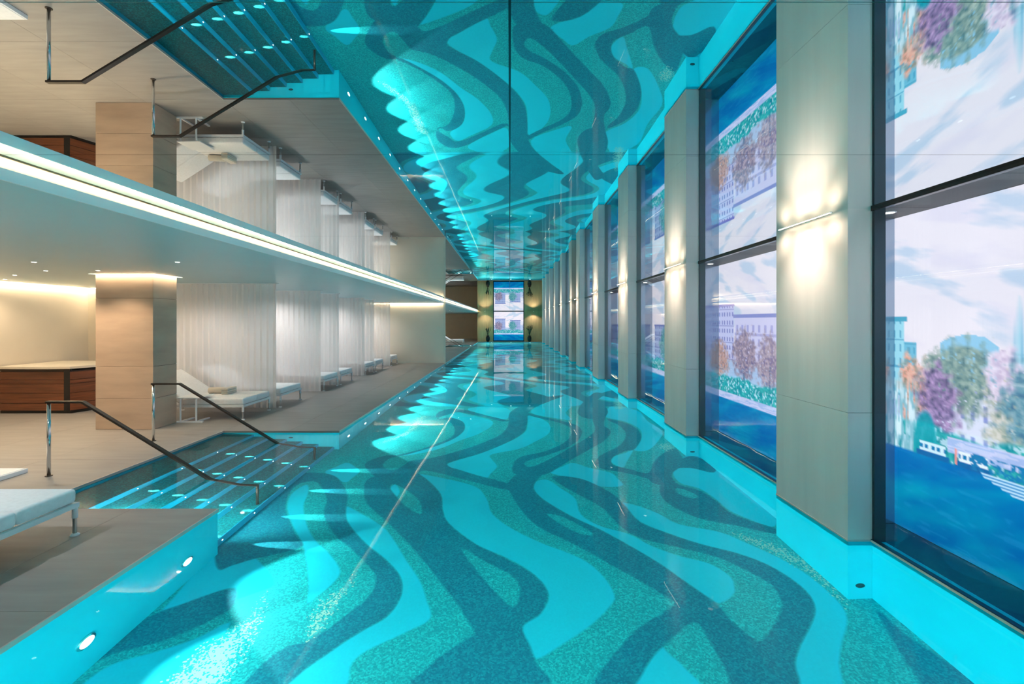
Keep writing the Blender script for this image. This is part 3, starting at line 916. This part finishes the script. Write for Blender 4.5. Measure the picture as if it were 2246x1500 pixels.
    img = blend(img, q * (fbm(Y * 5, Z * 70, 2) > 0.56) * 0.5, (0.55, 0.68, 0.90))
    # willow and green mound at the left of the near bay
    wl = np.clip((0.17 - np.abs(Y - 4.22)) * 14, 0, 1) * np.clip((1.32 - Z) * 8, 0, 1) * (Z > 0.66)
    st = fbm(Y * 70, Z * 7, 2)
    img = blend(img, wl * np.clip((st - 0.30) * 5, 0, 1), (0.55, 0.76, 0.82))
    img = blend(img, wl * np.clip((st - 0.60) * 8, 0, 1), (0.88, 0.95, 0.98))
    mo = np.clip((1 - np.hypot((Y - 4.00) / 0.12, (Z - 0.78) / 0.30)) * 6, 0, 1)
    img = blend(img, mo * 0.85, (0.05, 0.62, 0.68))
    # river
    rv = np.clip((np.where(near, 0.70, 0.585) - Z) * 60, 0, 1)
    d = fbm(Yw * 1.4 + 3, Z * 5 + Yw * 1.5, 4)
    r0 = np.array((0.01, 0.42, 0.70)); r1 = np.array((0.02, 0.68, 0.78))
    depth = np.clip(Z / 0.7, 0, 1)[..., None]
    rc = r0 + (r1 - r0) * np.clip((d[..., None] - 0.35) * 1.8, 0, 1)
    rc = rc * (0.88 + 0.16 * depth)
    img = img * (1 - rv[..., None]) + rc * rv[..., None]
    img = blend(img, rv * (fbm(Yw * 6, Z * 46, 2) > 0.70) * 0.14, (0.35, 0.72, 0.92))
    # moored boats
    for (y0, y1, z0, c) in ((3.78, 4.08, 0.735, (0.85, 0.95, 1.0)), (3.45, 3.74, 0.735, (0.95, 0.97, 1.0))):
        img = blend(img, box_mask(Y, Z, y0, y1, z0 - 0.05, z0), (0.08, 0.40, 0.66))
        img = blend(img, box_mask(Y, Z, y0 + 0.03, y1 - 0.03, z0, z0 + 0.07), c)
        u = ((Y - y0) / 0.055) % 1.0
        img = blend(img, box_mask(Y, Z, y0 + 0.03, y1 - 0.03, z0 + 0.015, z0 + 0.05) * (u > 0.4), (0.10, 0.50, 0.72))
    hull = ((Z > 0.60 + 0.35 * np.clip(Y - 3.3, 0, 1)) & (Z < 0.70) & (Y < 3.52) & (Y > 2.6)).astype(float)
    img = blend(img, hull, (0.80, 0.92, 1.0))
    img = blend(img, hull * (((Z / 0.022) % 1.0) < 0.35), (0.15, 0.55, 0.80))
    sk = box_mask(Y, Z, 2.5, 3.6, 0.70, 0.82) * np.clip((fbm(Y * 40, Z * 44, 2) - 0.45) * 9, 0, 1)
    img = blend(img, sk, (0.12, 0.50, 0.72))
    img = blend(img, box_mask(Y, Z, 3.715, 3.735, 0.70, 0.82), (1.0, 0.60, 0.55))
    return np.clip(img, 0, 1)


slabels = ["river view video screen behind the glass right of the nearest column",
           "river view video screen between the nearest and second window columns",
           "river view video screen between the second and third window columns",
           "river view video screen between the third and fourth window columns",
           "river view video screen between the fourth and farthest window columns"]
for k in range(len(COLS) - 1):
    ya, yb_ = COLS[k] + CD - 0.2, COLS[k + 1] + 0.36
    dy, dz = ((0.016, 0.011), (0.02, 0.013), (0.03, 0.02), (0.04, 0.03), (0.04, 0.03))[k]
    ys = np.linspace(ya, yb_, int((yb_ - ya) / dy) + 1)
    zs = np.linspace(0.0, ZC - 0.006, int(ZC / dz) + 1)
    Yg, Zg = np.meshgrid(ys, zs)
    pic = srgb2lin(riverview(Yg, Zg))
    r = empty("video_screen", (XSC, ya, 0))
    tag(r, slabels[k], "screen", "river view screens behind the window panes")
    link("display_face", grid_mesh("display_face", ys, zs, lambda a, b: (a * 0, a - ya, b), 'screen', {"picture": pic}), r)
    MB().box(0.004, 0.05, 0, yb_ - ya, 0.0, ZC - 0.006).build("housing", 'frame', r)
# end screen behind the camera, facing the mirror
xs = np.linspace(-1.42, 1.22, 132)
zs = np.linspace(0.11, 2.68, 128)
Xg, Zg = np.meshgrid(xs, zs)
pic = srgb2lin(riverview(Xg + 10.5, Zg * 0.9))
r = empty("video_screen", (0, YB, 0))
tag(r, "tall river view screen in the oak wall seen in the end mirror", "screen")
link("display_face", grid_mesh("display_face", xs, zs, lambda a, b: (a, a * 0 + 0.02, b), 'screen', {"picture": pic}), r)
b = MB().box(-1.5, -1.42, -0.05, 0.04, 0.0, ZC).box(1.22, 1.3, -0.05, 0.04, 0.0, ZC).box(-1.42, 1.22, -0.05, 0.04, 0.0, 0.11).box(-1.42, 1.22, -0.05, 0.04, 2.68, ZC)
b.build("frame", 'frame', r)
MB().box(-1.42, 1.22, -0.1, 0.0, 0.11, 2.68).build("housing", 'frame', r)

# ------------------------------------------------------------------ reception desk
dk = empty("reception_desk", (-8.6, 9.45, 0))
tag(dk, "reddish brown wooden reception desk with a pale curved top by the cream wall", "desk")
front = [0.0, 0.20, 0.40, 0.58, 0.66, 0.82]
for i in range(5):
    z0, z1 = front[i] + (0.06 if i == 0 else 0.004), front[i + 1] - 0.004
    MB().box(-1.38, -0.11, 0, 0.03, z0, z1).build("panel", 'wood', dk)
    MB().prism([(0.0, 0.0), (0.50, 1.35), (0.47, 1.36), (-0.03, 0.02)], z0, z1).build("side_panel", 'wood', dk)
MB().box(-0.115, 0.0, -0.004, 0.05, 0.05, 0.85).build("corner_post", 'black', dk)
MB().prism([(-1.38, 0.03), (-0.03, 0.03), (0.44, 1.34), (-1.38, 1.34)], 0.05, 0.84).build("body", 'bronze', dk)
MB().prism([(-1.38, 0.02), (0.0, 0.03), (0.46, 1.33), (-1.38, 1.33)], 0.0, 0.05).build("plinth", 'black', dk)
arc = [(-1.40, -0.05)] + [(-1.40 + 1.42 * t, -0.05 - 0.06 * math.sin(math.pi * t)) for t in (0.25, 0.5, 0.75)] + [(0.04, -0.05), (0.56, 1.37), (-1.40, 1.37)]
MB().prism(arc, 0.875, 0.925).build("worktop", 'slab', dk, bevel=0.008)
MB().box(-1.38, 0.0, 0.0, 0.03, 0.835, 0.875).build("light_strip", 'bronze', dk)


# ------------------------------------------------------------------ curtains
def curtain_mesh(x0, x1, seed):
    W = x1 - x0
    n = int(W / 0.011)
    us = np.linspace(0, 1, n)
    zs = np.array([0.012, 0.5, 1.2, 1.9, 2.4, 2.574])

    def f(U, Zv):
        X = U * W
        ph = X / 0.125 * 2 * np.pi + 1.3 * np.sin(X * 3.1 + seed)
        amp = 0.020 + 0.010 * np.sin(X * 5 + seed)
        return (X + 0.008 * np.sin(ph * 2), amp * np.sin(ph) * (0.8 + 0.2 * Zv / 2.6) + 0.006 * np.sin(ph * 0.37 + Zv * 1.2), Zv)
    me = grid_mesh("curtain", us, zs, f, 'sheer')
    for p in me.polygons:
        p.use_smooth = True
    return me


cy_list = [10.02, 12.36, 13.64, 16.02, 17.24, 19.55]
clabels = ["nearest sheer white curtain dividing the bays beside the stone column",
           "second sheer white curtain, hanging before the third lounger",
           "third sheer white curtain, between the third and fourth loungers",
           "fourth sheer white curtain, hanging before the fifth lounger",
           "fifth sheer white curtain, between the fifth and sixth loungers",
           "farthest sheer white curtain, before the last lounger by the end wall"]
for i, y in enumerate(cy_list):
    r = empty("curtain", (-7.95, y, 0))
    tag(r, clabels[i], "curtain", "sheer curtains between the lounger bays")
    link("fabric", curtain_mesh(-7.95, -4.83, i * 1.7), r)
    MB().box(-0.03, 3.16, -0.015, 0.015, 2.574, ZS).build("track", 'wmetal', r)


# ------------------------------------------------------------------ loungers
def make_lounger():
    """foot end at x=0 pointing +x, length along -x, width along y from 0 to W"""
    W, L = 1.0, 2.02
    root = empty("sun_lounger")
    b = MB()
    b.box(-L, 0, 0, 0.035, 0.235, 0.275).box(-L, 0, W - 0.035, W, 0.235, 0.275)
    b.box(-0.035, 0, 0.035, W - 0.035, 0.235, 0.275).box(-L, -L + 0.035, 0.035, W - 0.035, 0.235, 0.275)
    for k in range(1, 8):
        b.box(-L * k / 8 - 0.02, -L * k / 8 + 0.02, 0.035, W - 0.035, 0.255, 0.272)
    b.build("frame", 'wmetal', root)
    for x, y in ((-0.022, 0.02), (-0.022, W - 0.02), (-L + 0.25, 0.02), (-L + 0.25, W - 0.02)):
        lg = MB().tube([(x, y, 0.02), (x, y, 0.15)], 0.016, 10).build("leg", 'steel', root)
        MB().tube([(x, y, 0.148), (x, y, 0.24)], 0.021, 10).build("sleeve", 'wmetal', lg)
        MB().lathe([(0.034, 0), (0.034, 0.008), (0.02, 0.02)], (x, y, 0), 14).build("foot", 'wmetal', lg)
    for y0, y1 in ((0.01, W / 2 - 0.004), (W / 2 + 0.004, W - 0.01)):
        b = MB().box(-1.16, -0.01, y0, y1, 0.278, 0.395)
        b.build("mattress", 'fabric', root, smooth=True, bevel=0.038, seg=4)
        a = math.radians(33)
        b = MB()
        dx, dz = math.cos(a), math.sin(a)
        x0, z0 = -1.14, 0.278
        t = 0.115
        pts = [(x0, z0), (x0 - 0.86 * dx, z0 + 0.86 * dz), (x0 - 0.86 * dx + t * dz, z0 + 0.86 * dz + t * dx), (x0 + t * dz, z0 + t * dx)]
        vs_ = [(p[0], y0, p[1]) for p in pts] + [(p[0], y1, p[1]) for p in pts]
        b.add(vs_, [(0, 1, 2, 3), (7, 6, 5, 4), (0, 4, 5, 1), (1, 5, 6, 2), (2, 6, 7, 3), (3, 7, 4, 0)])
        b.build("back_cushion", 'fabric', root, smooth=True, bevel=0.036, seg=4)
    a = math.radians(33)
    for y in (0.05, W - 0.05):
        b = MB()
        b.tube([(-1.15, y, 0.27), (-1.15 - 0.86 * math.cos(a), y, 0.262 + 0.86 * math.sin(a))], 0.012, 6)
        b.tube([(-1.62, y, 0.26), (-1.15 - 0.6 * math.cos(a), y, 0.262 + 0.58 * math.sin(a))], 0.009, 6)
        b.build("backrest_support", 'wmetal', root)
    return root


lounger = make_lounger()
lspots = [
    (-3.64, 3.09, "large white lounger in the near left corner by the pool edge"),
    (-4.86, 8.82, "white lounger with towels behind the stone column, beside the side table"),
    (-4.80, 10.14, "second white lounger, just behind the nearest curtain"),
    (-4.80, 12.52, "third white lounger, between the second and third curtains"),
    (-4.80, 13.76, "fourth white lounger, just behind the third curtain"),
    (-4.80, 16.15, "fifth white lounger, between the fourth and fifth curtains"),
    (-4.80, 17.36, "sixth white lounger, just behind the fifth curtain"),
    (-4.80, 19.68, "farthest white lounger, last before the end wall"),
]
for i, (x, y, lab) in enumerate(lspots):
    o = lounger if i == 0 else copy_tree(lounger)
    o.location = (x, y, 0)
    tag(o, lab, "sun lounger", "white sun loungers on the deck")

# folded towels on the second lounger
for i, (x, y, s, lab) in enumerate([(-5.72, 9.45, 0.15, "rolled cream towel on the lounger, nearer the backrest"),
                                    (-5.50, 9.47, 0.13, "folded cream towel on the lounger, nearer its foot end")]):
    if i == 0:
        prof = [(0.002, -s), (0.05, -s), (0.062, -s + 0.012), (0.062, s - 0.012), (0.05, s), (0.002, s)]
        o = MB().lathe(prof, (0, 0, 0.062), 16, 'x').build("rolled_towel", 'slab', None, (x, y, 0.396), smooth=True)
        o.rotation_euler = (0, 0, 0.15)
    else:
        b = MB()
        for k in range(3):
            b.box(-s / 2, s / 2, -0.16, 0.16, k * 0.04 + 0.001, k * 0.04 + 0.038)
        o = b.build("folded_towel", 'slab', None, (x, y, 0.396), bevel=0.012, seg=2)
    tag(o, lab, "towel")

# c-shaped side table in front of the lounger
st = empty("side_table", (-5.72, 8.78, 0))
tag(st, "small white metal side table standing at the lounger behind the column", "side table")
MB().box(-0.22, 0.20, -0.17, 0.25, 0.428, 0.445).build("tabletop", 'wmetal', st, bevel=0.004)
for x in (-0.16, 0.12):
    MB().tube([(x, -0.15, 0.02), (x, -0.15, 0.40), (x, -0.13, 0.43)], 0.015, 8).build("post", 'wmetal', st)
b = MB().box(-0.24, 0.24, -0.17, -0.13, 0.0, 0.022).box(-0.18, -0.14, -0.13, 0.22, 0.0, 0.022).box(0.10, 0.14, -0.13, 0.22, 0.0, 0.022)
b.build("base", 'wmetal', st)

# low white platform near the reception
lp = empty("low_platform", (-6.2, 5.55, 0))
tag(lp, "low white rimmed platform on the deck at the left picture edge", "platform")
MB().box(-0.45, 0.45, -0.24, 0.22, 0.0, 0.05).build("tray", 'wmetal', lp, bevel=0.006)
MB().box(-0.43, 0.43, -0.22, 0.20, 0.05, 0.055).build("mat", 'fabric', lp)

# ------------------------------------------------------------------ handrails
def handrail(y, label):
    r = empty("handrail", (-5.37, y, 0))
    tag(r, label, "handrail", "bronze handrails over the pool steps")
    MB().tube([(0, 0, 0.0), (0, 0, 0.85)], 0.019, 14).build("post", 'steel', r, smooth=True)
    MB().lathe([(0.036, 0), (0.036, 0.008), (0.02, 0.012)], (0, 0, 0), 16).build("foot_plate", 'bronze', r)
    b = MB()
    pts = [(-0.02, 0.862), (0.40, 0.862), (2.24, -0.26), (2.44, -0.27)]
    hw_ = 0.026
    prof = []
    th = 0.024
    for i, (x, z) in enumerate(pts):
        if i == 0: nx_, nz_ = 0, 1
        elif i == len(pts) - 1: nx_, nz_ = 0, 1
        else:
            a = Vector((pts[i][0] - pts[i - 1][0], pts[i][1] - pts[i - 1][1])).normalized()
            c = Vector((pts[i + 1][0] - pts[i][0], pts[i + 1][1] - pts[i][1])).normalized()
            t = (a + c).normalized()
            nx_, nz_ = -t.y, t.x
        prof.append(((x + nx_ * th / 2, z + nz_ * th / 2), (x - nx_ * th / 2, z - nz_ * th / 2)))
    vs_ = []
    for u, d in prof:
        vs_ += [(u[0], -hw_, u[1]), (u[0], hw_, u[1]), (d[0], hw_, d[1]), (d[0], -hw_, d[1])]
    fs = []
    for i in range(len(pts) - 1):
        for j in range(4):
            fs.append((i * 4 + j, i * 4 + (j + 1) % 4, (i + 1) * 4 + (j + 1) % 4, (i + 1) * 4 + j))
    fs += [(0, 1, 2, 3), (15, 14, 13, 12)]
    b.add(vs_, fs)
    b.build("rail", 'bronze', r)
    MB().tube([(2.43, 0, -0.28), (2.43, 0, FZ + (0.15 if False else 0.0))], 0.017, 12).build("lower_post", 'bronze', r, smooth=True)
    return r


handrail(5.63, "nearer bronze handrail sloping from the deck into the pool steps")
handrail(7.28, "farther bronze handrail beside the stone column, sloping into the water")

# ------------------------------------------------------------------ lamps
def downlight(name, x, y, z, label, group, power, ang=70, d=(0, 0, -1), r=0.034, color=(1, 0.82, 0.6)):
    o = empty(name, (x, y, z))
    tag(o, label, "downlight", group)
    MB().lathe([(r, 0), (r, -0.004), (r * 0.8, -0.005)], (0, 0, 0), 18).build("ring", 'wmetal', o)
    MB().lathe([(r * 0.72, -0.0052), (r * 0.72, -0.0062)], (0, 0, 0), 18).build("lens", 'lamp', o)
    spot((0, 0, -0.02), d, power, ang, 0.6, color, 0.04, o)
    return o


dl = [(-6.3, 6.4, "ceiling downlight left of the stone column, nearest row"), (-7.2, 7.5, "ceiling downlight second from the left, before the desk"),
      (-6.35, 7.45, "small ceiling downlight right in front of the stone column"), (-4.4, 6.4, "ceiling downlight above the pool steps, right of the column"),
      (-9.4, 9.0, "ceiling downlight above the reception desk"), (-8.4, 8.2, "ceiling downlight between desk and stone column"),
      (-8.0, 6.4, "ceiling downlight at the left, in the nearest row"), (-6.6, 8.85, "ceiling downlight over the lounger behind the column"),
      (-6.2, 11.2, "ceiling downlight over the second lounger"), (-6.2, 13.0, "ceiling downlight over the third lounger"),
      (-6.2, 14.85, "ceiling downlight over the fourth lounger"), (-6.2, 16.63, "ceiling downlight over the fifth lounger"),
      (-6.2, 18.4, "ceiling downlight over the sixth lounger"), (-6.2, 20.25, "ceiling downlight over the farthest lounger"),
      (-4.7, 3.1, "unseen fill downlight added above the foot of the near left lounger"), (-7.0, 1.2, "ceiling downlight out of view behind the near lounger"), (-7.0, 3.2, "ceiling downlight over the near left lounger"), (-6.0, -4.5, "ceiling downlight in the rear lounge")]  # the one above the near lounger's foot is an added, unseen fill lamp
for x, y, lab in dl:
    warm = (1.0, 0.76, 0.50) if (y < 9.2 and x < -5.5 and y > 5) else (1.0, 0.95, 0.93)
    downlight("downlight", x, y, ZS, lab, "small downlights in the soffit", P_SOFFIT * ((1.25 if lab.split()[-2] in ("second", "fourth", "sixth") else 0.9) if y > 9.5 else 1.3 if 0 < y < 5 else 0.6 if y > 8.5 and x > -7 else 0.85), 150 if y > 8.5 else 120, color=warm)

cn = ["left-out", "nearest", "second", "third", "fourth", "farthest"]
for k, yc in enumerate(COLS):
    if k == 0:
        continue
    ym = yc + (CD / 2 if k < 5 else 0.9)
    o = empty("column_downlight", (XP - 0.05, ym, ZC))
    tag(o, "warm linear light washing the pool face of the %s window column" % cn[k], "downlight", "warm downlights beside the window columns")
    MB().box(-0.012, 0.012, -0.40, 0.40, -0.003, 0.0).build("trim_frame", 'wmetal', o)
    MB().box(-0.008, 0.008, -0.39, 0.39, -0.0045, -0.0032).build("lens", 'wash', o)
    for dy_ in (-0.36, -0.12, 0.12, 0.36):
        spot((-0.08, dy_, -0.03), (0.35, 0, -1), P_COLUMN * 0.7, 140, 1.0, (1.0, 0.80, 0.60), 0.06, o)
    spot((-0.07, 0.0, -0.03), (0.25, 0, -1), P_COLUMN * 3.5, 105, 1.0, (1.0, 0.84, 0.68), 0.03, o)
    for dy_ in (-0.22, 0.0, 0.22):
        spot((-0.17, dy_, -0.03), (0.20, 0, -1.4), P_COLUMN * 3.0, 74, 1.0, (1.0, 0.86, 0.74), 0.12, o)
    downlight("box_downlight", 3.2, yc + 0.12, ZC - 0.004, "small downlight behind the glass at the %s window column" % cn[k],
              "small downlights behind the glass", 2.0, 80, (0, 0, -1), 0.055)

for x, lab in ((-2.2, "small downlight added to brighten the oak wall, left of the end screen"), (2.1, "small downlight added to brighten the oak wall, right of the end screen")):
    downlight("downlight", x, YB + 0.45, ZC, lab, "added fill downlights by the oak wall", 90, 120, color=(1, 0.86, 0.68))  # pair added to brighten the oak wall behind the camera
# underwater wall lights
pl0 = None
ORD = "first second third fourth fifth sixth seventh eighth ninth tenth eleventh twelfth thirteenth".split()
ylist = [1.2, 2.2, 3.2, 4.2] + [8.4 + 0.97 * i for i in range(13)]
for i, y in enumerate(ylist):
    lab = {2: "round underwater light in the left pool wall, nearest the camera", 3: "round underwater light in the left pool wall near the deck corner"}.get(i)
    if pl0 is None:
        pl0 = empty("pool_light")
        MB().lathe([(0.075, -0.02), (0.075, 0.008), (0.062, 0.012)], (0, 0, 0), 24, 'x').build("bezel", 'steel', pl0)
        MB().lathe([(0.056, 0.0125), (0.056, 0.014)], (0, 0, 0), 24, 'x').build("lens", 'poollamp', pl0)
        o = pl0
    else:
        o = copy_tree(pl0)
    o.location = (XL, y, -0.67)
    tag(o, lab or (("first", "second")[i] + " round underwater light in the left pool wall, out of view below" if i < 4 else
                   ORD[i - 4] + " small underwater light beyond the steps, counted from the deck corner"), "pool light", "underwater lights along the left pool wall")
    spot((XL + 0.04, y, -0.67), (1, 0.0, -0.06), P_POOL * (0.46 if i < 4 else 0.50), 82, 0.12, (0.75, 1.0, 0.93), 0.03)
# added unseen fill lamps: pool end wall under the camera, near side of step recess
for i, (x, y, a, lab) in enumerate([(-1.6, -1.0, P_POOL_FILL, "added unseen underwater fill light in the end wall, left"), (0.1, -1.0, P_POOL_FILL, "added unseen underwater fill light in the end wall, middle"),
                               (1.8, -1.0, P_POOL_FILL, "added unseen underwater fill light in the end wall, right"), (-3.0, RY0, P_POOL_FILL * 0.36, "added unseen underwater fill light in the near side of the step recess"),
                               (-3.9, RY0, P_POOL_FILL * 0.2, "upper added unseen underwater fill light in the near side of the step recess")]):
    o = copy_tree(pl0)
    z = (-0.5, -0.5, -0.5, -0.45, -0.22)[i]
    o.location = (x, y, z)
    o.rotation_euler = (0, 0, math.pi / 2)
    tag(o, lab, "pool light", "unseen underwater fill lights added to brighten the pool")
    spot((x, y + 0.04, z), (0, 1, -0.1), a * (2.4 if i == 0 else 0.4 if i == 2 else 1.0), 150, 0.6, (0.75, 1.0, 0.95), 0.05)
# step lights
s0 = None
for j, y in enumerate([4.85, 5.46, 6.20, 6.95]):
    for i, x in enumerate(RISX):
        if s0 is None:
            s0 = empty("step_light")
            MB().lathe([(0.016, 0.0), (0.016, 0.004), (0.012, 0.005)], (0, 0, 0), 12, 'x').build("bezel", 'steel', s0)
            MB().lathe([(0.011, 0.0052), (0.011, 0.0062)], (0, 0, 0), 12, 'x').build("lens", 'steplamp', s0)
            o = s0
        else:
            o = copy_tree(s0)
        zt = -0.15 * (i + 1)
        o.location = (x + 0.012, y, zt - 0.07)
        tag(o, "tiny step light in the %s row from the camera, %s riser from the top" % (
            ["first", "second", "third", "fourth"][j], ["first", "second", "third", "fourth", "fifth", "lowest"][i]), "step light", "tiny lights in the submerged risers")
        spot((x + 0.03, y, zt - 0.07), (1, 0.0, -0.52 if i < 5 else -0.14), P_STEP * (5.0 if i == 5 else 1), 21 if i < 5 else 15, 0.6, (0.75, 1.0, 0.92), 0.006)

# ------------------------------------------------------------------ plants behind the camera (seen in the end mirror)
random.seed(4)
for px, h, lab in ((-1.95, 1.25, "dark twiggy plant in a black vase left of the end screen in the mirror"),
                   (1.75, 1.5, "dark branching plant in a black vase right of the end screen in the mirror")):
    r = empty("potted_plant", (px, YB + 0.3, 0))
    tag(r, lab, "potted plant")
    MB().lathe([(0.10, 0), (0.17, 0.15), (0.18, 0.35), (0.11, 0.52), (0.12, 0.56)], (0, 0, 0), 16).build("vase", 'black', r, smooth=True)
    b = MB()
    lf = MB()
    for k in range(14):
        a, t = random.random() * 6.28, 0.12 + 0.22 * random.random()
        p0 = Vector((0, 0, 0.52))
        p1 = Vector((math.cos(a) * t * 0.5, math.sin(a) * t * 0.5, 0.52 + (h - 0.52) * 0.5))
        p2 = Vector((math.cos(a) * t, math.sin(a) * t * 0.8, 0.52 + (h - 0.52) * (0.7 + 0.3 * random.random())))
        b.tube([p0, p1, p2], 0.010, 5)
        for q in range(9):
            c = p1.lerp(p2, q / 8)
            d = Vector((random.uniform(-1, 1), random.uniform(-1, 1), random.uniform(-.3, 1))).normalized() * 0.09
            s = d.cross(Vector((0, 0, 1))).normalized() * 0.035
            lf.add([c, c + d * 0.5 + s, c + d, c + d * 0.5 - s], [(0, 1, 2, 3)])
    b.build("branches", 'leaf', r)
    tag(lf.build("foliage", 'leaf', r), kind="stuff")
